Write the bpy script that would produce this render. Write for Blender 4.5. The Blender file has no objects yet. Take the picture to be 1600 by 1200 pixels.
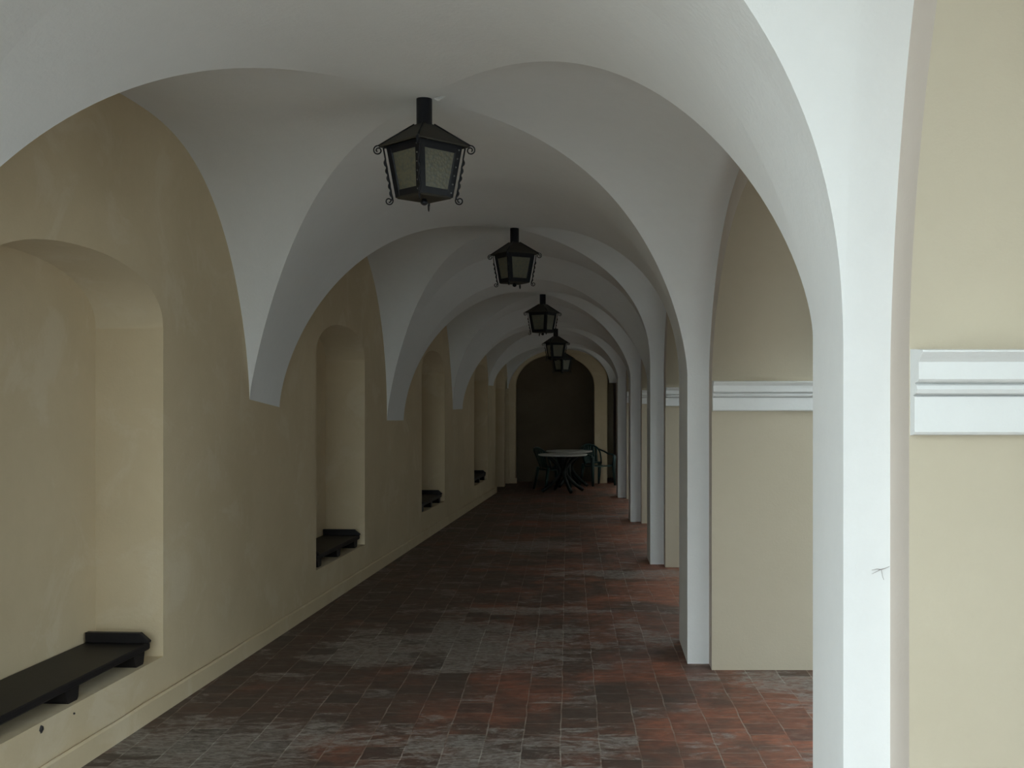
import bpy, bmesh, math, random
from mathutils import Vector, Matrix
random.seed(7)
SC = bpy.context.scene
COL = SC.collection
EYE = 1.80

# ------------------------------------------------------------------ helpers
class MB:
    """collects faces and links them as one mesh object"""
    def __init__(self):
        self.v = []; self.f = []; self.mi = []; self.sm = []
    def vert(self, p):
        self.v.append(tuple(p)); return len(self.v) - 1
    def face(self, ids, m=0, smooth=False):
        self.f.append(list(ids)); self.mi.append(m); self.sm.append(smooth)
    def poly(self, pts, m=0):
        self.face([self.vert(p) for p in pts], m)
    def grid(self, rows, m=0, smooth=True):
        """rows: list of equally long lists of points"""
        idx = [[self.vert(p) for p in r] for r in rows]
        for a in range(len(rows) - 1):
            for b in range(len(rows[0]) - 1):
                self.face([idx[a][b], idx[a][b+1], idx[a+1][b+1], idx[a+1][b]], m, smooth)
    def hexa(self, p, m=0):
        """8 points: bottom ring 0-3, top ring 4-7"""
        i = [self.vert(q) for q in p]
        for q in ((3,2,1,0),(4,5,6,7),(0,1,5,4),(1,2,6,5),(2,3,7,6),(3,0,4,7)):
            self.face([i[k] for k in q], m)
    def box(self, lo, hi, m=0):
        x0,y0,z0 = lo; x1,y1,z1 = hi
        self.hexa([(x0,y0,z0),(x1,y0,z0),(x1,y1,z0),(x0,y1,z0),
                   (x0,y0,z1),(x1,y0,z1),(x1,y1,z1),(x0,y1,z1)], m)
    def prism(self, outline, axis, a, b, m=0):
        """outline of 2D points in the plane across axis, extruded a..b"""
        def mk(p, t):
            if axis == 'x': return (t, p[0], p[1])
            if axis == 'y': return (p[0], t, p[1])
            return (p[0], p[1], t)
        A = [self.vert(mk(p, a)) for p in outline]; B = [self.vert(mk(p, b)) for p in outline]
        n = len(outline)
        for k in range(n):
            self.face([A[k], A[(k+1) % n], B[(k+1) % n], B[k]], m)
        self.face(A[::-1], m); self.face(B, m)
    def tube(self, pts, rad, n=8, m=0, cap=True):
        """sweep of a circle (rad: number, (rx, ry) or list) along points"""
        pts = [Vector(p) for p in pts]; rings = []
        up = Vector((0,0,1))
        t0 = (pts[1]-pts[0]).normalized()
        ref = up if abs(t0.dot(up)) < .95 else Vector((1,0,0))
        nrm = (ref - t0*ref.dot(t0)).normalized()
        for k, p in enumerate(pts):
            t = (pts[min(k+1,len(pts)-1)] - pts[max(k-1,0)]).normalized()
            nrm = (nrm - t*nrm.dot(t)).normalized(); bi = t.cross(nrm)
            r = rad[k] if isinstance(rad, list) else rad
            ra, rb = r if isinstance(r, tuple) else (r, r)
            rings.append([self.vert(p + nrm*ra*math.cos(2*math.pi*j/n) + bi*rb*math.sin(2*math.pi*j/n)) for j in range(n)])
        for a, b in zip(rings, rings[1:]):
            for j in range(n):
                self.face([a[j], a[(j+1) % n], b[(j+1) % n], b[j]], m, True)
        if cap:
            self.face(rings[0][::-1], m); self.face(rings[-1], m)
    def lathe(self, prof, c, n=32, m=0, smooth=True):
        rings = []
        for r, z in prof:
            rings.append([self.vert((c[0]+r*math.cos(2*math.pi*j/n), c[1]+r*math.sin(2*math.pi*j/n), c[2]+z)) for j in range(n)])
        for a, b in zip(rings, rings[1:]):
            for j in range(n):
                self.face([a[j], a[(j+1) % n], b[(j+1) % n], b[j]], m, smooth)
        self.face(rings[0][::-1], m); self.face(rings[-1], m)
    def build(self, name, mats, parent=None, bevel=0, merge=False, recalc=True):
        me = bpy.data.meshes.new(name)
        me.from_pydata(self.v, [], self.f)
        for k, p in enumerate(me.polygons):
            p.material_index = self.mi[k]; p.use_smooth = self.sm[k]
        for mt in (mats if isinstance(mats, (list, tuple)) else [mats]):
            me.materials.append(mt)
        bm = bmesh.new(); bm.from_mesh(me)
        if merge: bmesh.ops.remove_doubles(bm, verts=bm.verts, dist=merge)
        if recalc: bmesh.ops.recalc_face_normals(bm, faces=bm.faces)
        bm.to_mesh(me); bm.free()
        o = bpy.data.objects.new(name, me); COL.objects.link(o)
        if parent is not None: o.parent = parent
        if bevel:
            b = o.modifiers.new('bevel', 'BEVEL'); b.width = bevel; b.segments = 2
            b.limit_method = 'ANGLE'; b.angle_limit = math.radians(40)
        return o

def tag(o, label=None, cat=None, group=None, kind=None):
    if label: o['label'] = label
    if cat: o['category'] = cat
    if group: o['group'] = group
    if kind: o['kind'] = kind
    return o
def empty(name, loc, rz=0.0):
    o = bpy.data.objects.new(name, None); COL.objects.link(o)
    o.location = loc; o.rotation_euler = (0, 0, rz); o.empty_display_size = .1
    return o
def lerp(a, b, t): return a + (b-a)*t

# ------------------------------------------------------------------ materials
class NT:
    def __init__(self, name):
        self.m = bpy.data.materials.new(name); self.m.use_nodes = True
        self.t = self.m.node_tree; self.t.nodes.clear()
        self.out = self.n('ShaderNodeOutputMaterial'); self.b = self.n('ShaderNodeBsdfPrincipled')
        self.l(self.b.outputs[0], self.out.inputs[0])
    def n(self, typ, **kw):
        o = self.t.nodes.new(typ)
        for k, v in kw.items(): setattr(o, k, v)
        return o
    def l(self, a, b): self.t.links.new(a, b)
    def coord(self): return self.n('ShaderNodeTexCoord').outputs['Object']
    def noise(self, vec, scale, detail=4, rough=.55, dist=0):
        o = self.n('ShaderNodeTexNoise'); self.l(vec, o.inputs['Vector'])
        o.inputs['Scale'].default_value = scale; o.inputs['Detail'].default_value = detail
        o.inputs['Roughness'].default_value = rough; o.inputs['Distortion'].default_value = dist
        return o.outputs['Fac']
    def ramp(self, fac, stops):
        o = self.n('ShaderNodeValToRGB'); self.l(fac, o.inputs[0]); e = o.color_ramp.elements
        while len(e) < len(stops): e.new(.5)
        for k, (p, c) in enumerate(stops):
            e[k].position = p; e[k].color = (c if len(c) == 4 else (*c, 1)) if isinstance(c, (tuple, list)) else (c, c, c, 1)
        return o.outputs[0]
    def mix(self, fac, a, b, mode='MIX'):
        o = self.n('ShaderNodeMix', data_type='RGBA', blend_type=mode)
        for k, v in ((0, fac), (6, a), (7, b)):
            if isinstance(v, bpy.types.NodeSocket): self.l(v, o.inputs[k])
            else: o.inputs[k].default_value = v if k == 0 else (*v, 1)
        return o.outputs[2]
    def math(self, op, a, b=0.0, clamp=False):
        o = self.n('ShaderNodeMath', operation=op, use_clamp=clamp)
        for k, v in ((0, a), (1, b)):
            if isinstance(v, bpy.types.NodeSocket): self.l(v, o.inputs[k])
            else: o.inputs[k].default_value = v
        return o.outputs[0]
    def bump(self, h, strength=.2, dist=.01):
        o = self.n('ShaderNodeBump'); self.l(h, o.inputs['Height'])
        o.inputs['Strength'].default_value = strength; o.inputs['Distance'].default_value = dist
        self.l(o.outputs[0], self.b.inputs['Normal'])
    def set(self, color=None, rough=None, metal=None, spec=None):
        for k, v in (('Base Color', color), ('Roughness', rough), ('Metallic', metal), ('Specular IOR Level', spec)):
            if v is None: continue
            if isinstance(v, bpy.types.NodeSocket): self.l(v, self.b.inputs[k])
            else: self.b.inputs[k].default_value = (*v, 1) if k == 'Base Color' else v
        return self

def plaster(name, c0, c1, blot=None, bump=.25):
    t = NT(name); v = t.coord()
    c = t.mix(t.ramp(t.noise(v, 1.1, 5, .6, .4), [(.35, 0.0), (.65, 1.0)]), c0, c1)
    c = t.mix(t.math('MULTIPLY', t.noise(v, 14, 4, .6), .22), c, tuple(x*.8 for x in c1))
    if blot:
        c = t.mix(t.math('MULTIPLY', t.ramp(t.noise(v, 2.3, 6, .62, .8), [(.54, 0.0), (.64, 1.0)]), .42), c, blot)
    t.set(c, .9, spec=.2)
    h = t.math('ADD', t.noise(v, 55, 5, .6), t.math('MULTIPLY', t.noise(v, 5, 3, .5), 1.2))
    t.bump(h, bump, .006)
    return t.m
def plain(name, c, rough=.5, metal=0., spec=.5, bumpy=0, c2=None, sc=20):
    t = NT(name); v = t.coord()
    col = t.mix(t.noise(v, sc, 4, .6), c, c2 or tuple(x*.72 for x in c))
    t.set(col, rough, metal, spec)
    if bumpy: t.bump(t.noise(v, sc*3, 4, .6), bumpy, .004)
    return t.m

M_WHITE = plaster('white_limewash', (.81,.815,.81), (.785,.79,.785))
M_OCHRE = plaster('ochre_plaster', (.66,.545,.37), (.60,.49,.325), blot=(.69,.60,.45))
M_OCHRE_R = plaster('pale_ochre_plaster', (.56,.495,.385), (.535,.47,.36))
M_REVEAL = plaster('warm_grey_limewash', (.60,.53,.47), (.56,.49,.43))
M_BACK = plaster('shade_darkened_plaster', (.15,.12,.085), (.11,.09,.065))  # shade of the end recess painted into its back wall colour
M_OUT = plaster('courtyard_render', (.30,.29,.26), (.26,.25,.23))
M_BLACK = plain('black_wrought_iron', (.010,.011,.015), .45, 0, .3, .15)
M_ROOF = plain('weathered_black_sheet', (.030,.030,.025), .6, 0, .3, .2, (.055,.047,.034), 30)
M_GLINT = plain('bright_steel_glint', (.45,.47,.50), .3, 1., .5)
M_BENCH = plain('dark_stained_wood', (.009,.008,.009), .5, 0, .25, .1, (.017,.014,.014), 9)
M_GREEN = plain('dark_green_plastic', (.010,.045,.042), .28, 0, .5)
M_LEG = plain('blackish_green_plastic', (.006,.013,.013), .4, 0, .4)
M_TABLE = plain('white_plastic', (.72,.72,.70), .35, 0, .5)
M_CHIP = plain('dark_chip', (.03,.027,.028), .9)
M_FLAKE = plain('white_plaster_flake', (.85,.85,.83), .9)
M_GROUND = plain('pale_gravel', (.52,.51,.48), .95, 0, .2, .4, (.44,.42,.39), 6)

def tile_material():
    t = NT('terracotta_floor_tiles'); v = t.coord()
    sx = t.n('ShaderNodeSeparateXYZ'); t.l(v, sx.inputs[0])
    cb = t.n('ShaderNodeCombineXYZ')
    t.l(t.math('ADD', sx.outputs[1], 10.06), cb.inputs[0]); t.l(t.math('ADD', sx.outputs[0], .0235 + .2012*40), cb.inputs[1])
    wob = t.n('ShaderNodeTexNoise'); t.l(v, wob.inputs['Vector']); wob.inputs['Scale'].default_value = 3.5
    wv = t.n('ShaderNodeVectorMath', operation='MULTIPLY_ADD'); t.l(wob.outputs['Color'], wv.inputs[0])
    wv.inputs[1].default_value = (.030,.022,0); t.l(cb.outputs[0], wv.inputs[2])
    br = t.n('ShaderNodeTexBrick'); t.l(wv.outputs[0], br.inputs['Vector'])
    br.offset = .5; br.offset_frequency = 2; br.squash = 1
    for k, x in (('Scale',1),('Mortar Size',.0042),('Mortar Smooth',.3),('Bias',0),('Brick Width',.2012),('Row Height',.2012)):
        br.inputs[k].default_value = x
    br.inputs['Color1'].default_value = (0,0,0,1); br.inputs['Color2'].default_value = (1,1,1,1); br.inputs['Mortar'].default_value = (.5,.5,.5,1)
    st = t.n('ShaderNodeMapping'); t.l(v, st.inputs[0]); st.inputs['Scale'].default_value = (1.0, 2.2, 1)
    sv = st.outputs[0]
    tint = t.ramp(br.outputs['Color'], [(0,(.085,.042,.034)),(.25,(.19,.068,.042)),(.6,(.32,.105,.058)),(.85,(.24,.085,.052)),(1,(.19,.105,.085))])
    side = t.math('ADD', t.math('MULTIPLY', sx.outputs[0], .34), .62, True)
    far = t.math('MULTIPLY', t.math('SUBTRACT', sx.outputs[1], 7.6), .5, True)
    c = t.mix(t.math('MULTIPLY', t.math('MULTIPLY', side, .66), t.math('ADD', t.math('MULTIPLY', far, .7), .3)), tint, t.mix(t.noise(v, 7, 5, .6), (.56,.19,.092), (.38,.135,.075)))  # side light and wear painted as brighter orange towards right and back
    # streaky dirt inside the tiles
    c = t.mix(t.math('MULTIPLY', t.ramp(t.noise(sv, 7.5, 8, .7, .6), [(.38, 0.0), (.62, 1.0)]), .62), c, (.070,.040,.032))
    c = t.mix(t.math('MULTIPLY', t.ramp(t.noise(sv, 11, 6, .65, .3), [(.52, 0.0), (.70, 1.0)]), .35), c, (.34,.24,.19))
    g = t.math('ADD', t.noise(v, 1.25, 6, .62, .5), t.math('MULTIPLY', side, -.24))  # grime, thinned to the right in step with the painted side light
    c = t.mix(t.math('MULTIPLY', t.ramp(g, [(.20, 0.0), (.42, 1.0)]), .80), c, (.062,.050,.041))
    # lime bloom: ragged grey patches where water dries out
    spots = None
    for (px, py, rx, ry, am) in ((-.72,8.0,1.0,.85,1.0), (-1.85,5.6,.7,.5,1.0), (.62,11.15,.75,.28,1.2), (-.45,13.3,.75,.55,1.0), (-.35,5.45,.9,.45,.6),
                                 (-1.35,7.6,.5,.35,.9), (.1,16.6,.8,.4,.8), (.55,8.25,.3,.45,.7), (1.35,6.9,.3,.35,1.1), (-.3,9.2,.9,.2,.8)):
        mp = t.n('ShaderNodeMapping'); t.l(v, mp.inputs[0]); mp.inputs['Location'].default_value = (-px/rx, -py/ry, 0); mp.inputs['Scale'].default_value = (1/rx, 1/ry, 0)
        ln = t.n('ShaderNodeVectorMath', operation='LENGTH'); t.l(mp.outputs[0], ln.inputs[0])
        d = t.math('MULTIPLY', t.math('SUBTRACT', 1.25, ln.outputs['Value'], True), am)
        spots = d if spots is None else t.math('MAXIMUM', spots, d)
    rag = t.math('ADD', t.math('ADD', t.math('MULTIPLY', t.noise(sv, 3.0, 9, .75, .9), 1.15), t.math('MULTIPLY', t.noise(sv, 13, 6, .7, .5), .28)), t.math('MULTIPLY', br.outputs['Color'], .20))
    bloom = t.ramp(t.math('ADD', rag, t.math('MULTIPLY', spots, .34)), [(.89, 0.0), (1.10, 1.0)])
    bloom = t.math('MULTIPLY', bloom, t.ramp(t.noise(sv, 17, 7, .72, .8), [(.40, .15), (.58, 1.0)]))
    c = t.mix(t.math('MULTIPLY', bloom, .78), c, t.mix(t.noise(v, 20, 5, .7), (.20,.175,.15), (.42,.39,.36)))
    mort = t.mix(bloom, (.30,.255,.205), (.50,.48,.44))
    c = t.mix(t.math('MULTIPLY', br.outputs['Fac'], t.ramp(t.noise(v, 4.5, 5, .6), [(.38, .05), (.62, .72)])), c, mort)
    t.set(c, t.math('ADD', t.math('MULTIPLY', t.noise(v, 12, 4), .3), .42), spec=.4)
    h = t.math('SUBTRACT', t.math('MULTIPLY', t.noise(v, 18, 5), .5), br.outputs['Fac'])
    t.bump(h, .5, .006)
    return t.m
M_TILE = tile_material()

def glass_material():
    t = NT('amber_diamond_glass'); v = t.coord()
    vo = t.n('ShaderNodeTexVoronoi', feature='F1'); t.l(v, vo.inputs['Vector']); vo.inputs['Scale'].default_value = 62
    col = t.mix(vo.outputs['Distance'], (.40,.37,.24), (.22,.24,.21))
    t.set(col, .32, spec=.5); t.b.inputs['Transmission Weight'].default_value = .62
    t.bump(vo.outputs['Distance'], .7, .004)
    return t.m
M_GLASS = glass_material()

# ------------------------------------------------------------------ plan of the arcade
def XL(y): return -2.40 + .066*(y-5.29)                 # face of the long left wall
# springers on the left wall (from, to) and piers on the right (front, back, x of inner arris front/back, x of the outer wall's inner face)
LS = [(.55,.85), (3.45,3.80), (7.67,8.31), (11.85,12.68), (16.03,16.90), (19.80,20.50), (22.70,23.02)]
TL = [(1.76,1.76), (1.79,1.76), (1.79,1.73), (1.556,1.54), (1.63,1.63), (2.03,2.03), (2.0,2.0)]
PR = [(.20,.60,.62,.63,.745), (2.70,3.08,.684,.694,.804), (7.37,8.10,.811,.830,.972), (11.77,12.27,.893,.895,1.046),
      (15.82,16.26,.912,.911,1.064), (19.63,20.15,.906,.903,1.051), (22.95,23.02,.880,.880,1.03)]
DJ = [.165,.165,.17,.20,.20,.20,.10]                    # outer jamb stands this far proud of the pier front
# crown, apex at left wall, apex right, spring right (near), pM,qM left, pM,qM right, pS,qS left, pS,qS right, spring right (far), plan shift
BAY = [(3.309,3.429,3.33,1.95,2.877,1.166,1.699,2.42,2.688,1.621,2.507,1.599,1.845,.027),
       (3.311,3.412,3.02,1.975,2.90,1.291,2.454,1.549,2.932,1.521,2.378,1.599,1.953,.027),
       (3.355,3.45,3.42,1.90,2.90,1.467,1.70,2.356,2.175,2.006,1.781,1.60,2.092,.043),
       (3.160,3.25,3.20,2.00,2.319,1.90,1.75,1.55,3.2,1.15,2.222,1.65,2.116,.045),
       (2.96,3.02,2.98,2.08,2.4,1.75,2.0,1.6,2.6,1.4,2.2,1.6,2.15,.047),
       (2.83,2.87,2.86,2.10,2.4,1.7,2.1,1.7,2.4,1.5,2.2,1.6,2.12,.05)]

class Bay:
    def __init__(s, j):
        (s.hc,s.aL,s.aR,s.zR0,s.pM,s.qM,s.pMr,s.qMr,s.pS,s.qS,s.pSr,s.qSr,s.zR1,s.c) = BAY[j]
        s.l0, s.l1 = LS[j][1], LS[j+1][0]; s.t0, s.t1 = TL[j][1], TL[j+1][0]
        s.r0, s.r1 = PR[j][1], PR[j+1][0]; s.x0, s.x1 = PR[j][3], PR[j+1][2]
        s.w0, s.w1 = PR[j][4], PR[j+1][4]
    def zs(s, u, sd): return lerp(s.t0, s.t1, u) if sd < 0 else lerp(s.zR0, s.zR1, u)
    def M(s, u, v, sd):
        p, q = (s.pM, s.qM) if sd < 0 else (s.pMr, s.qMr); b = s.zs(u, sd)
        return b + (s.hc-b)*max(0., 1-abs(v)**p)**(1/q)
    def S(s, u, v, sd):
        p, q = (s.pS, s.qS) if sd < 0 else (s.pSr, s.qSr); b = s.zs(u, sd)
        top = s.hc + ((s.aL if sd < 0 else s.aR)-s.hc)*abs(v)**3.5
        return b + (top-b)*max(0., 1-abs(2*u-1)**p)**(1/q)
    def P(s, u, v, h):
        yl = lerp(s.l0, s.l1, u); yr = lerp(s.r0, s.r1, u); xl = XL(yl); xr = lerp(s.x0, s.x1, u)
        w = (1+v)/2 + s.c*(1-v*v)
        return (lerp(xl, xr, w), lerp(yl, yr, w), h)
BAYS = [Bay(j) for j in range(6)]
N = 72
def groin(b, sd, far):
    """list of (u, v, h) from the springer to the crown"""
    out = []
    for k in range(N+1):
        v = (1+math.cos(k/N*math.pi))/2
        lo, hi = 0., .5
        for _ in range(34):
            m = (lo+hi)/2; u = 1-m if far else m
            if b.S(u, v, sd) > b.M(u, v, sd): hi = m
            else: lo = m
        u = 1-lo if far else lo
        if k == N: u = .5
        out.append((u, v, b.M(u, v, sd)))
    return out

# ------------------------------------------------------------------ ceiling: groin vault bays joined by plain bands
ROOF_T = 4.25
cm = MB()
ends = []
wallR = []          # (bay, [points of the right lunette in the wall plane])
for j, b in enumerate(BAYS):
    for far in (0, 1):
        e = 1.0 if far else 0.0
        gl = groin(b, -1, far); gr = groin(b, 1, far)
        # web along the corridor, rows from the transverse edge to the groins
        SEG = 10
        rows = []
        prof = [(-g[1], g, -1) for g in gl] + [(g[1], g, 1) for g in gr[::-1][1:]]
        for q in range(SEG+1):
            r = []
            for vv, g, sd in prof:
                u = lerp(e, g[0], q/SEG)
                r.append(b.P(u, vv, b.M(u, abs(vv), sd)))
            rows.append(r)
        cm.grid(rows)
        ends.append((j, far, rows[0]))
        # side webs, from the groin to the wall
        for sd, g in ((-1, gl), (1, gr)):
            rows = []
            for (u, v, h) in g:
                r = []
                for q in range(SEG+1):
                    w = lerp(v, 1., q/SEG)
                    hh = h if q == 0 else max(b.S(u, w, sd), b.zs(u, sd))
                    r.append(b.P(u, sd*w, hh))
                if sd > 0:
                    x, y, z = r[-1]; r.append((x + lerp(b.w0-b.x0, b.w1-b.x1, u) + .012, y, z))
                else:
                    x, y, z = r[-1]; r.append((x-.012, y, z))
                rows.append(r)
            cm.grid(rows)
# bands over the piers
for j in range(1, 6):
    A = [r for (jj, f, r) in ends if jj == j-1 and f == 1][0]
    B = [r for (jj, f, r) in ends if jj == j and f == 0][0]
    cm.grid([A, B])
A = [r for (jj, f, r) in ends if jj == 5 and f == 1][0]
cm.grid([A, [(p[0], 23.03, p[2]) for p in A]])
B = [r for (jj, f, r) in ends if jj == 0 and f == 0][0]
C0 = [(p[0], .2, p[2]) for p in B]
cm.grid([C0, B])
for a, c in zip(C0, C0[1:]):                                # head wall over the open near end
    cm.poly([a, c, (c[0], c[1], ROOF_T), (a[0], a[1], ROOF_T)])
cm.box((-3.7,.1,ROOF_T), (2.2,24.6,ROOF_T+.25))
ceil = cm.build('ceiling', M_WHITE, recalc=False)
tag(ceil, 'white limewashed groin vault over the arcade', 'ceiling', kind='structure')

# ------------------------------------------------------------------ outer wall on the right with its arched openings
TH = .80
def XW(y):
    ks = [(p[0]+p[1])/2 for p in PR]; xs = [p[4] for p in PR]
    if y <= ks[0]: return xs[0]
    for a in range(len(ks)-1):
        if y <= ks[a+1]: return lerp(xs[a], xs[a+1], (y-ks[a])/(ks[a+1]-ks[a]))
    return xs[-1]
wr = MB()       # 0 white, 1 ochre, 2 outside render
def strip(y0, y1, za0, za1, inner=True):
    """vertical piece of both faces between y0 and y1 from za up to the roof"""
    x0, x1 = XW(y0), XW(y1)
    wr.poly([(x0,y0,za0),(x1,y1,za1),(x1,y1,ROOF_T),(x0,y0,ROOF_T)], 0)
    wr.poly([(x0+TH,y0,za0),(x0+TH,y0,ROOF_T),(x1+TH,y1,ROOF_T),(x1+TH,y1,za1)], 2)
    wr.poly([(x0,y0,ROOF_T),(x1,y1,ROOF_T),(x1+TH,y1,ROOF_T),(x0+TH,y0,ROOF_T)], 2)
JAMB = []
spans = []
for j in range(6):
    ya = PR[j][1]+.15; yb = PR[j+1][0]-DJ[j+1]
    spans.append((ya, yb))
cur = .2
for j, (ya, yb) in enumerate(spans):
    strip(cur, ya, 0, 0)
    mid = (ya+yb)/2; hw = (yb-ya)/2; sp = 1.90; rise = min(BAYS[j].aR-.14, 3.2)-sp
    n = 40; pts = []
    for k in range(n+1):
        a = -math.cos(math.pi*k/n)
        pts.append((mid+hw*a, sp + rise*max(0., 1-abs(a)**2.0)**(1/1.65)))
    for (y0,z0),(y1,z1) in zip(pts, pts[1:]):
        strip(y0, y1, z0, z1)
    full = [(ya,0.)] + pts + [(yb,0.)]
    ia = [wr.vert((XW(y), y, z)) for y, z in full]; ib = [wr.vert((XW(y)+TH, y, z)) for y, z in full]
    for k in range(len(full)-1):
        wr.face([ia[k], ib[k], ib[k+1], ia[k+1]], 1, 0 < k < len(full)-2)
    cur = yb
strip(cur, 24.5, 0, 0)
x0 = XW(.2); wr.poly([(x0,.2,0),(x0,.2,ROOF_T),(x0+TH,.2,ROOF_T),(x0+TH,.2,0)], 1)
wall_r = wr.build('wall_right', [M_REVEAL, M_OCHRE_R, M_OUT], merge=.0004)
tag(wall_r, 'ochre outer arcade wall with tall arched openings', 'wall', kind='structure')

for j in range(0, 6):
    yf, yb, xf, xb, xw = PR[j]
    zt0 = BAYS[j-1].zR1 if j > 0 else BAYS[0].zR0; zt1 = BAYS[j].zR0
    p = MB(); wA = XW(yf)+.01; wB = XW(yb)+.01
    p.hexa([(xf,yf,0),(wA,yf,0),(wB,yb,0),(xb,yb,0),(xf,yf,zt0),(wA,yf,zt0),(wB,yb,zt1),(xb,yb,zt1)])
    o = p.build('pier', M_WHITE, wall_r); o['label'] = 'white limewashed pier strip carrying the vault'

ck = MB()
def cp(x, y): return ((x-887)*2.697/1700, 2.697, EYE-(y-622)*2.697/1700)
ck.tube([cp(1362,891), cp(1370,889), cp(1376,890), cp(1383,888), cp(1390,885)], [.0004,.0007,.0012,.0008,.0004], 6)
ck.tube([cp(1376,890), cp(1369,893.5), cp(1362,897)], [.0007,.0005,.0003], 6)
ck.tube([cp(1377,890), cp(1379,901), cp(1381,906)], [.0006,.0005,.0004], 6)
o = ck.build('crack', plain('crack_shadow', (.40,.36,.35), .9), wall_r); o['label'] = 'small branching crack in the white pier strip'
# impost mouldings on the jambs that face down the arcade
PROF = [(-.01,1.712),(.028,1.716),(.034,1.722),(.034,1.803),(.022,1.806),(.046,1.811),(.052,1.820),(.046,1.829),(.034,1.834),
        (.058,1.838),(.064,1.843),(.064,1.882),(.086,1.899),(.092,1.904),(.092,1.908),(-.01,1.915)]
for j in range(1, 7):
    yb = spans[j-1][1]; xw = XW(yb)
    t = MB(); t.prism([(yb-p, z) for p, z in PROF], 'x', xw+.002, xw+TH-.02)
    o = t.build('trim_%d' % j, M_WHITE); tag(o, 'white stepped impost moulding across ochre jamb', 'moulding', kind='structure')

# ------------------------------------------------------------------ left wall with bench niches
NICHE = [(4.42,6.28,.31,2.20,.35,.39), (9.25,10.89,.335,2.16,.31,.39), (13.74,15.36,.345,2.14,.29,.39), (18.10,19.70,.335,2.10,.28,.39),
         (20.78,22.10,0,2.0,.35,.55), (22.28,22.92,0,2.0,.2,.45)]
wl = MB()
def nrm_in(y, d): return XL(y)-d
def lface(y0, y1, a0, a1, b0, b1): wl.poly([(XL(y0),y0,a0),(XL(y0),y0,b0),(XL(y1),y1,b1),(XL(y1),y1,a1)], 0)
cur = 1.94
for (ya, yb, sill, sp, rise, dep) in NICHE:
    lface(cur, ya, 0, 0, ROOF_T, ROOF_T)
    if sill > 0: lface(ya, yb, 0, 0, sill, sill)
    n = 28; mid = (ya+yb)/2; hw = (yb-ya)/2; pts = []
    for k in range(n+1):
        a = -math.cos(math.pi*k/n)
        pts.append((mid+hw*a, sp+rise*max(0., 1-abs(a)**2.2)**(1/2.2)))
    for (y0,z0),(y1,z1) in zip(pts, pts[1:]): lface(y0, y1, z0, z1, ROOF_T, ROOF_T)
    full = [(ya,sill)] + pts + [(yb,sill)]
    ia = [wl.vert((XL(y),y,z)) for y,z in full]; ib = [wl.vert((XL(mid)-dep+.066*(y-mid),y,z)) for y,z in full]
    for k in range(len(full)-1): wl.face([ia[k], ia[k+1], ib[k+1], ib[k]], 0, 0 < k < len(full)-2)
    if sill > 0: wl.face([ia[0], ib[0], ib[-1], ia[-1]], 0)
    wl.face(ib, 0)
    cur = yb
lface(cur, 24.5, 0, 0, ROOF_T, ROOF_T)
ya, yb = 1.94, 24.5
wl.poly([(-3.6,ya,0),(-3.6,ya,ROOF_T),(-3.6,yb,ROOF_T),(-3.6,yb,0)], 0)
wl.poly([(-3.6,ya,0),(XL(ya),ya,0),(XL(ya),ya,ROOF_T),(-3.6,ya,ROOF_T)], 0)
wl.poly([(-3.6,ya,ROOF_T),(XL(ya),ya,ROOF_T),(XL(yb),yb,ROOF_T),(-3.6,yb,ROOF_T)], 0)
# open arch of the entrance bay on the left, its pier and the spandrel above it
LT = .45
wl.hexa([(XL(.2)-LT,.2,0),(XL(.2),.2,0),(XL(.85),.85,0),(XL(.85)-LT,.85,0),(XL(.2)-LT,.2,ROOF_T),(XL(.2),.2,ROOF_T),(XL(.85),.85,ROOF_T),(XL(.85)-LT,.85,ROOF_T)], 0)
n = 28; mid = (.85+1.94)/2; hw = (1.94-.85)/2
pts = [(mid-hw*math.cos(math.pi*k/n), 1.76+1.45*max(0., 1-abs(math.cos(math.pi*k/n))**2.2)**(1/1.7)) for k in range(n+1)]
for (y0,z0),(y1,z1) in zip(pts, pts[1:]):
    wl.hexa([(XL(y0)-LT,y0,z0),(XL(y0),y0,z0),(XL(y1),y1,z1),(XL(y1)-LT,y1,z1),(XL(y0)-LT,y0,ROOF_T),(XL(y0),y0,ROOF_T),(XL(y1),y1,ROOF_T),(XL(y1)-LT,y1,ROOF_T)], 0)
wall_l = wl.build('wall_left', M_OCHRE, merge=.0004)
tag(wall_l, 'mottled ochre plaster wall with arched bench niches', 'wall', kind='structure')
# small chips knocked out of the wall under the first bench
def chip(y, z, r):
    c = MB(); n = 11; x = XL(y)
    for sgn, rr, dx in ((0, r, .004),):
        ring = [(x+dx-.006, y+rr*math.cos(2*math.pi*k/n)*(1+.35*random.uniform(-1,1)), z+rr*math.sin(2*math.pi*k/n)*(1+.35*random.uniform(-1,1))) for k in range(n)]
        top = [(q[0]+.009, lerp(q[1], y, .25), lerp(q[2], z, .25)) for q in ring]
        c.grid([ring+[ring[0]], top+[top[0]]], smooth=False); c.poly(top)
    o = c.build('plaster_chip', M_CHIP, wall_l); o['label'] = 'small dark chip in the plaster below the bench'
chip(2.749/(.066+(887-64)/1700), EYE-(1140-622)*4.985/1700, .018)
chip(2.749/(.066+(887-115)/1700), EYE-(1115-622)*5.285/1700, .005)

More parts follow.
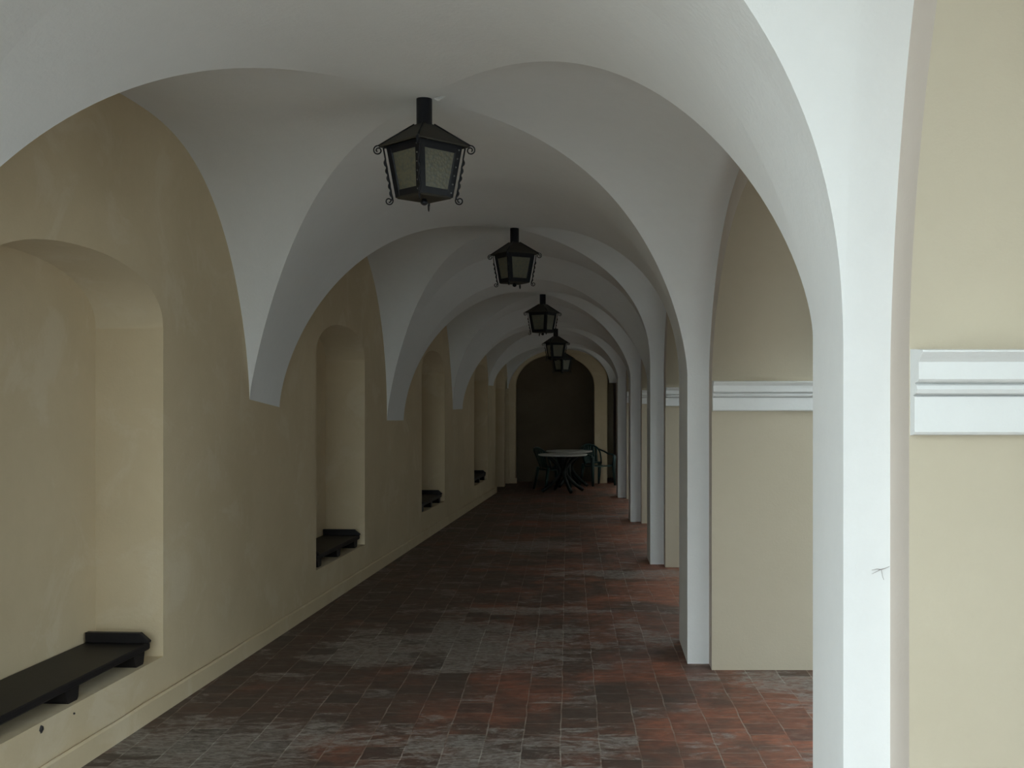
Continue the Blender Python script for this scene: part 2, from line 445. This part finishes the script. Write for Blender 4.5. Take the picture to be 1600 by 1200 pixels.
# low plinth along the wall
bm_ = MB(); y0, y1 = 1.96, 20.76; n = 60
rows = []
rr = random.Random(3)
for k in range(n+1):
    y = lerp(y0, y1, k/n); j1 = rr.uniform(-.004,.004); j2 = rr.uniform(-.003,.003)
    rows.append([(XL(y)-.02,y,0),(XL(y)+.030,y,0),(XL(y)+.030+j2,y,.104+j1),(XL(y)+.020+j2,y,.114+j1),(XL(y)+.010,y,.112+j1),(XL(y)-.004,y,.092+j1)])
bm_.grid(rows, smooth=False)
bm_.poly(rows[-1])
o = bm_.build('baseboard_left', M_OCHRE); tag(o, 'low ochre plaster plinth along foot of niche wall', 'plinth', kind='structure')

# ------------------------------------------------------------------ end wall with a blind arch
we = MB(); Y = 23.0; xa, xb = -1.11, .568; mid = (xa+xb)/2; hw = (xb-xa)/2; sp, rise, dep = 2.06, .67, .5
XE0, XE1 = -2.2, .835
n = 36; pts = []
for k in range(n+1):
    a = -math.cos(math.pi*k/n); pts.append((mid+hw*a, sp+rise*math.sqrt(max(0, 1-a*a))))
def ef(x0, x1, a0, a1): we.poly([(x0,Y,a0),(x1,Y,a1),(x1,Y,ROOF_T),(x0,Y,ROOF_T)], 0)
ef(XE0, xa, 0, 0); ef(xb, XE1, 0, 0)
for (x0,z0),(x1,z1) in zip(pts, pts[1:]): ef(x0, x1, z0, z1)
full = [(xa,0.)]+pts+[(xb,0.)]
ia = [we.vert((x,Y,z)) for x,z in full]; ib = [we.vert((x,Y+dep,z)) for x,z in full]
for k in range(len(full)-1): we.face([ia[k], ib[k], ib[k+1], ia[k+1]], 0, 0 < k < len(full)-2)
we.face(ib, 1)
we.poly([(XE1,Y,0),(XE1,Y+1.2,0),(XE1,Y+1.2,ROOF_T),(XE1,Y,ROOF_T)], 0)
we.poly([(XE0,24.5,0),(1.9,24.5,0),(1.9,24.5,ROOF_T),(XE0,24.5,ROOF_T)], 0)
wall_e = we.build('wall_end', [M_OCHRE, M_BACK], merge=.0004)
tag(wall_e, 'end wall of the arcade with a dark blind arch', 'wall', kind='structure')
pl = MB()
pl.box((-1.30,22.97,0), (-1.075,23.02,.11)); pl.build('plinth', M_OCHRE, wall_e)

# ------------------------------------------------------------------ floor and the ground outside
fl = MB(); fl.poly([(-3.5,.1,0),(1.95,.1,0),(1.95,24.5,0),(-3.5,24.5,0)])
fl.poly([(-3.5,.1,-.2),(1.95,.1,-.2),(1.95,24.5,-.2),(-3.5,24.5,-.2)])
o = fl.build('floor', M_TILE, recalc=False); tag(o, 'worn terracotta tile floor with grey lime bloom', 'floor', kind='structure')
gd = MB(); gd.poly([(-40,-60,-.06),(60,-60,-.06),(60,70,-.06),(-40,70,-.06)])
o = gd.build('ground', M_GROUND, recalc=False); tag(o, 'pale gravel courtyard ground outside the arcade', 'ground', kind='structure')

for nm, y0, y1, hh in (('shade_block', -7.0, 3.0, 6.0), ('shade_block_rear', 5.7, 34.0, 5.2)):  # unseen blocks added to shade the openings, gap and heights set for light
    cb_ = MB(); cb_.box((3.6,y0,-.06), (12,y1,hh)); cb_.box((3.5,y0-.2,hh), (12.2,y1+.2,hh+.18))
    o = cb_.build(nm, M_OUT); tag(o, 'unseen grey block added to shade the arcade openings', 'light blocker', kind='structure')

# ------------------------------------------------------------------ lanterns
def square(r, z): return [(r,0,z),(0,r,z),(-r,0,z),(0,-r,z)]
def spiral(c, r0, r1, a0, a1, n=18):
    return [(c[0]+lerp(r0,r1,k/n)*math.cos(lerp(a0,a1,k/n)), c[1]+lerp(r0,r1,k/n)*math.sin(lerp(a0,a1,k/n))) for k in range(n+1)]
LANT = dict(stem=.125, roof_r=.232, roof_h=.112, top_r=.190, bot_r=.142, body_h=.262)
def make_lantern(loc, rz, label, glints):
    root = empty('hanging_lantern', loc, rz)
    tag(root, label, 'lantern', 'iron lanterns under the vault')
    zs = -.0; zr = -LANT['stem']; ze = zr-LANT['roof_h']; zb = ze-LANT['body_h']
    a = MB(); a.lathe([(.036,.012),(.040,.004),(.040,zr-.025),(.045,zr-.028),(.045,zr-.032)], (0,0,0), 24)
    a.build('stem', M_BLACK, root)
    # roof: four sloping sheets with thickness and a rolled eave
    r = MB(); R = LANT['roof_r']
    top = square(.050, zr-.004); bot = square(R, ze); bot2 = square(R-.004, ze-.007); top2 = square(.044, zr-.014)
    for k in range(4):
        q = (k+1) % 4
        r.poly([top[k], bot[k], bot[q], top[q]]); r.poly([bot[k], bot2[k], bot2[q], bot[q]])
        r.poly([bot2[k], top2[k], top2[q], bot2[q]])
    r.poly(top); r.poly(top2)
    roof = r.build('roof', M_ROOF, root, merge=.0003)
    h = MB()
    for k in range(4): h.tube([Vector(top[k])+Vector((0,0,.001)), Vector(bot[k])+Vector((0,0,.001))], .005, 6)
    h.build('ridge_rib', M_BLACK, roof)
    # frames: a band of iron along the top and the bottom
    for z0, z1, r0, r1, nm in ((ze-.002, ze-.040, LANT['top_r']+.002, None, 'upper_frame'), (zb+.036, zb, None, LANT['bot_r']+.002, 'lower_frame')):
        def rad(z): return lerp(LANT['bot_r'], LANT['top_r'], (z-zb)/(ze-zb))+.002
        f = MB(); A = square(rad(z0), z0); B = square(rad(z1), z1); A2 = square(rad(z0)-.012, z0); B2 = square(rad(z1)-.012, z1)
        for k in range(4):
            q = (k+1) % 4
            f.poly([A[k],B[k],B[q],A[q]]); f.poly([A2[k],A2[q],B2[q],B2[k]]); f.poly([A[k],A[q],A2[q],A2[k]]); f.poly([B[k],B2[k],B2[q],B[q]])
        f.build(nm, M_BLACK, root, merge=.0003)
    # corner posts (angle iron) with bright dots for glints, panes between them, wrought scrolls in front
    T = square(LANT['top_r']+.003, ze-.003); B = square(LANT['bot_r']+.003, zb)
    for k in range(4):
        q = (k+1) % 4; p = (k-1) % 4
        def on(k_, q_, w, z0=T, z1=B):
            tt = Vector(z0[k_]).lerp(Vector(z0[q_]), w); bb = Vector(z1[k_]).lerp(Vector(z1[q_]), w*T_B)
            return tt, bb
        T_B = LANT['top_r']/LANT['bot_r']
        t1, b1 = on(k, q, .12); t2, b2 = on(k, p, .12)
        tc, bc = Vector(T[k]), Vector(B[k])
        inn = Vector((-T[k][0], -T[k][1], 0)).normalized()*.012
        cst = MB()
        for (ta, ba) in ((t1, b1), (t2, b2)):
            cst.hexa([bc, ba, ba+inn, bc+inn, tc, ta, ta+inn, tc+inn])
        post = cst.build('corner_post', M_BLACK, root)
        if glints:  # bright metal dots stand in for glints on the twisted strip
            for (ta, ba, other) in ((t2, b2, p),):
                nn = (Vector(T[k])+Vector(T[other])); nn.z = 0; nn.normalize()
                for i in range(6):
                    w = (i+.5)/6; c = tc.lerp(bc, w).lerp(ta.lerp(ba, w), .55)
                    rv = MB(); d = nn*.006
                    side = nn.cross(Vector((0,0,1)))
                    ring = [c+side*.0048*math.cos(2*math.pi*s/8)+Vector((0,0,.0048*math.sin(2*math.pi*s/8))) for s in range(8)]
                    ring2 = [x.lerp(c, .35)+d*.75 for x in ring]
                    rv.grid([ring+[ring[0]], ring2+[ring2[0]]]); rv.poly(ring2)
                    rv.build('glint_dot', M_GLINT, post)
        # pane
        pn = MB(); i2 = Vector((-(T[k][0]+T[q][0]), -(T[k][1]+T[q][1]), 0)).normalized()
        g = [Vector(T[k]).lerp(Vector(T[q]), .06), Vector(T[k]).lerp(Vector(T[q]), .94), Vector(B[k]).lerp(Vector(B[q]), .94), Vector(B[k]).lerp(Vector(B[q]), .06)]
        g1 = [x+i2*.006 for x in g]; g2 = [x+i2*.010 for x in g]
        pn.hexa(g1+g2)
        pn.build('pane', M_GLASS, root)
        # scroll bracket in the vertical plane through the corner: radial distance s and height z
        ang = math.atan2(T[k][1], T[k][0]); cd = Vector((math.cos(ang), math.sin(ang), 0))
        sd = Vector((-math.sin(ang), math.cos(ang), 0))
        def pt(s_, z_): return cd*s_ + Vector((0,0,z_))
        sc = MB()
        # top curl under the roof corner
        cx, cz = R+.002, ze-.022
        curl = spiral((cx, cz), .024, .007, math.radians(80), math.radians(80-500), 30)
        sc.tube([pt(*x) for x in curl], (.0035,.0075), 6)
        neck = [(LANT['top_r']+.014, ze-.014),(R-.030, ze-.004),(R-.006, ze+.001),(cx+.004, cz+.0238)]
        sc.tube([pt(*x) for x in neck], (.0035,.0075), 6)
        # twisted strip along the corner
        tw = []; n = 34; zt = ze-.012
        for i in range(n+1):
            w = i/n; z = lerp(zt, zb-.012, w); s_ = lerp(LANT['top_r']+.016, LANT['bot_r']+.016, w)
            ph = max(0., (w-.22))*2*math.pi*3.4
            bead = .010*abs(math.sin(ph)) if w > .22 else 0
            tw.append(pt(s_+bead*.6, z)+sd*.004*math.cos(ph))
        rad = []
        for i in range(n+1):
            w = i/n; ph = max(0., (w-.22))*2*math.pi*3.4
            rad.append((.0035+.0045*abs(math.sin(ph)) if w > .22 else .004, .008))
        sc.tube(tw, rad, 6)
        # bottom curl
        curl = spiral((LANT['bot_r']+.036, zb-.016), .021, .006, math.radians(160), math.radians(160+480), 30)
        sc.tube([pt(*x) for x in curl], (.0033,.007), 6)
        sc.build('scroll_bracket', M_BLACK, root)
    bp = MB(); A = square(LANT['bot_r']+.006, zb+.004); B2 = square(LANT['bot_r']-.01, zb-.006)
    bp.hexa(B2+A); bp.build('bottom_plate', M_ROOF, root)
    fi = MB(); fi.lathe([(.012,zb-.002),(.012,zb-.012),(.018,zb-.016),(.019,zb-.028),(.013,zb-.034),(.006,zb-.038)], (0,0,0), 16)
    fi.build('finial', M_BLACK, root)
    # lamp holder and bulb seen through the glass
    hb = MB(); hb.lathe([(.018,zr-.02),(.018,zr-.13),(.022,zr-.135),(.022,zr-.16)], (0,0,0), 14); hb.build('bulb_holder', M_BLACK, root)
    return root
LPOS = [(1,0,'nearest and largest black iron lantern, corner turned to the viewer, bright glint dots on its corners'),
        (2,-14,'black iron lantern second from the front, one wide pane turned to the viewer'),
        (3,16,'black iron lantern third from the front, hanging just above and left of two others'),
        (4,-25,'black iron lantern fourth from the front, partly overlapped by the third'),
        (5,0,'farthest and smallest black iron lantern before the dark end arch')]
LX = {1:-.725, 2:-.487, 3:-.328, 4:-.20, 5:-.11}
LY = {1:5.50, 2:9.97, 3:14.28, 4:18.2, 5:21.6}
for j, a, lab in LPOS:
    make_lantern((LX[j], LY[j], BAYS[j].hc), math.radians(a), lab, j == 1)
fk = MB(); cx, cy, cz = LX[1]+.055, 5.44, 3.300
fk.poly([(cx,cy,cz),(cx+.035,cy,cz+.002),(cx+.06,cy+.01,cz+.016),(cx+.02,cy+.02,cz-.005)])
fk.poly([(cx,cy,cz-.004),(cx+.035,cy,cz-.002),(cx+.06,cy+.01,cz+.012),(cx+.02,cy+.02,cz-.009)])
o = fk.build('plaster_flake', M_FLAKE, ceil, recalc=False); o['label'] = 'bright flake of plaster by the nearest lantern stem'

# ------------------------------------------------------------------ niche benches
def make_bench(niche, label, y_off=.13):
    ya, yb, sill, sp, rise, dep = niche
    mid = (ya+yb)/2; L = (yb-y_off)-(ya+.10); ym = ((yb-y_off)+(ya+.10))/2
    root = empty('niche_bench', (XL(ym), ym, sill), -math.atan(.066))
    tag(root, label, 'bench', 'dark benches in the wall niches')
    # local x: 0 at the wall face, negative into the niche
    h = L/2; x0, x1 = -dep+.012, -.018
    s = MB(); s.prism([(x0,.070),(x1-.006,.070),(x1,.078),(x1,.103),(x1-.006,.110),(x0,.110)], 'y', -h, h)
    s.build('seat', M_BENCH, root)
    for sg in (-1, 1):
        e = MB(); a, b = (h-.035, h) if sg > 0 else (-h, -h+.035)
        e.prism([(x0,.110),(x1+.006,.110),(x1+.010,.122),(x1-.045,.168),(x0,.168)], 'y', a, b)
        e.build('end_board', M_BENCH, root, bevel=.003)
    nf = max(3, round(L/.72)+1)
    for i in range(nf):
        y = lerp(-h+.10, h-.10, i/(nf-1))
        f = MB(); f.prism([(y-.075,.070),(y-.050,.012),(y-.040,0),(y+.040,0),(y+.050,.012),(y+.060,.070)], 'x', x0+.02, x1-.012)
        f.build('foot', M_BENCH, root)
    return root
make_bench(NICHE[0], 'nearest dark bench in the first niche, cut by the left picture edge')
make_bench(NICHE[1], 'second dark bench along the wall, in the niche past the first springer')
make_bench(NICHE[2], 'third dark bench along the wall, only its far end showing in the niche')
make_bench(NICHE[3], 'farthest dark bench, in the last niche before the alcove')

# ------------------------------------------------------------------ garden tables and chairs at the far end
def make_table(loc, rz, label):
    root = empty('garden_table', loc, rz); tag(root, label, 'table', 'round garden tables at the far end')
    t = MB(); t.lathe([(.0,.694),(.43,.694),(.455,.700),(.470,.708),(.474,.718),(.470,.726),(.462,.729),(.0,.729)][1:-1], (0,0,0), 48)
    t.build('tabletop', M_TABLE, root)
    c = MB(); c.lathe([(.045,.30),(.055,.34),(.055,.62),(.09,.694)], (0,0,0), 18); c.build('hub', M_LEG, root)
    for k in range(4):
        a = 2*math.pi*k/4; d = Vector((math.cos(a), math.sin(a), 0)); g = MB(); pts = []; rad = []
        for i in range(17):
            w = i/16; z = lerp(.69, .030, w)
            # wide at the top, waist at mid height, swept out to the foot
            r = .05 + .25*max(0, 1-w/.5)**1.8 + .37*max(0, (w-.42)/.58)**1.7
            pts.append(d*r + Vector((0,0,z))); rad.append((lerp(.030,.036,abs(w-.5)*2), .034))
        g.tube(pts, rad, 8); g.build('leg', M_LEG, root)
    return root
def make_chair(loc, rz, label):
    """monobloc chair; local -y is the front"""
    root = empty('garden_chair', loc, rz); tag(root, label, 'chair', 'green garden armchairs at the far end')
    s = MB(); rows = []
    for i in range(9):
        w = i/8; y = lerp(-.23, .21, w); hw = lerp(.235, .20, w); z = .425 - .02*math.sin(w*math.pi) - .02*w + (-.018*(1-w/.15) if w < .15 else 0)
        rows.append([(lerp(-hw, hw, q/8), y, z + .012*abs(q/4-1)**2) for q in range(9)])
    s.grid(rows); s.grid([[(x, y, z-.022) for x, y, z in r] for r in rows])
    edge = [r[0] for r in rows] + rows[-1][1:] + [r[-1] for r in rows[::-1]][1:] + rows[0][::-1][1:]
    s.grid([edge, [(x, y, z-.022) for x, y, z in edge]], smooth=False)
    s.build('seat', M_GREEN, root)
    # backrest: arched rim and vertical slats, curved in plan and leaning back
    def bp(a, h):      # a -1..1 across, h height
        lean = .19 + .16*(h-.42)/.40
        return Vector((a*lerp(.20,.245,(h-.42)/.4), lean-.07*a*a, h))
    bk = MB(); rim = []
    for i in range(25):
        t = i/24*math.pi; a = -math.cos(t); h = .60+.23*math.sin(t)**.75
        rim.append(bp(a, h))
    rim = [bp(-.97,.43), bp(-1,.52)] + rim + [bp(1,.52), bp(.97,.43)]
    bk.tube(rim, (.030,.016), 8)
    bk.tube([bp(lerp(-1,1,i/8), .455) for i in range(9)], (.02,.012), 8)
    back = bk.build('backrest', M_GREEN, root)
    for k in range(7):
        a = lerp(-.72, .72, k/6); top = .60+.23*(1-a*a)**.375
        sl = MB(); pts = [bp(a*lerp(.8,1,i/6), lerp(.45, top, i/6)) for i in range(7)]
        sl.tube(pts, (.007,.027), 6)
        sl.build('slat', M_GREEN, back)
    for sg in (-1, 1):
        ar = MB(); p0 = bp(sg*.93, .73)
        pts = [p0, p0.lerp(Vector((sg*.285, .0, .64)), .5)+Vector((sg*.02,0,.0)), Vector((sg*.285,.02,.645)), Vector((sg*.29,-.12,.632)), Vector((sg*.285,-.22,.615)), Vector((sg*.275,-.255,.58))]
        ar.tube(pts, [(.016,.030)]*3+[(.016,.036)]*3, 8); ar.build('armrest', M_GREEN, root)
        l = MB(); l.tube([Vector((sg*.275,-.25,.60)), Vector((sg*.262,-.235,.42)), Vector((sg*.272,-.262,.0))], [(.042,.030),(.042,.032),(.026,.022)], 8); l.build('leg', M_GREEN, root)
        l = MB(); l.tube([Vector((sg*.20,.20,.44)), Vector((sg*.215,.235,.22)), Vector((sg*.235,.285,.0))], [(.042,.032),(.036,.028),(.025,.022)], 8); l.build('leg', M_GREEN, root)
    return root
make_table((-.095,20.85,0), math.radians(-68), 'front round white garden table on curved dark legs')
make_table((.03,22.20,0), math.radians(-28), 'rear round white garden table partly behind the front one')
make_chair((.605,22.52,0), math.radians(32), 'dark green slatted plastic armchair right of the tables')
make_chair((-.31,21.47,0), math.radians(120), 'shadowed dark plastic armchair left of the tables')

# ------------------------------------------------------------------ daylight
w = bpy.data.worlds.new('overcast_sky'); SC.world = w; w.use_nodes = True
nt = w.node_tree; nt.nodes.clear()
out = nt.nodes.new('ShaderNodeOutputWorld'); bg = nt.nodes.new('ShaderNodeBackground')
bg.inputs[0].default_value = (.82,.955,1.0,1); bg.inputs[1].default_value = 5.15
nt.links.new(bg.outputs[0], out.inputs[0])

cam = bpy.data.cameras.new('camera'); co = bpy.data.objects.new('camera', cam); COL.objects.link(co)
co.location = (0,0,EYE); co.rotation_euler = (math.pi/2,0,0)
cam.sensor_width = 36; cam.sensor_fit = 'HORIZONTAL'; cam.lens = 36*1700/1600
cam.shift_x = -87/1600; cam.shift_y = 22/1600; cam.clip_start = .05
SC.camera = co
vs = SC.view_settings; vs.view_transform = 'Standard'; vs.look = 'None'; vs.gamma = 1; vs.use_curve_mapping = False; vs.exposure = 0.0
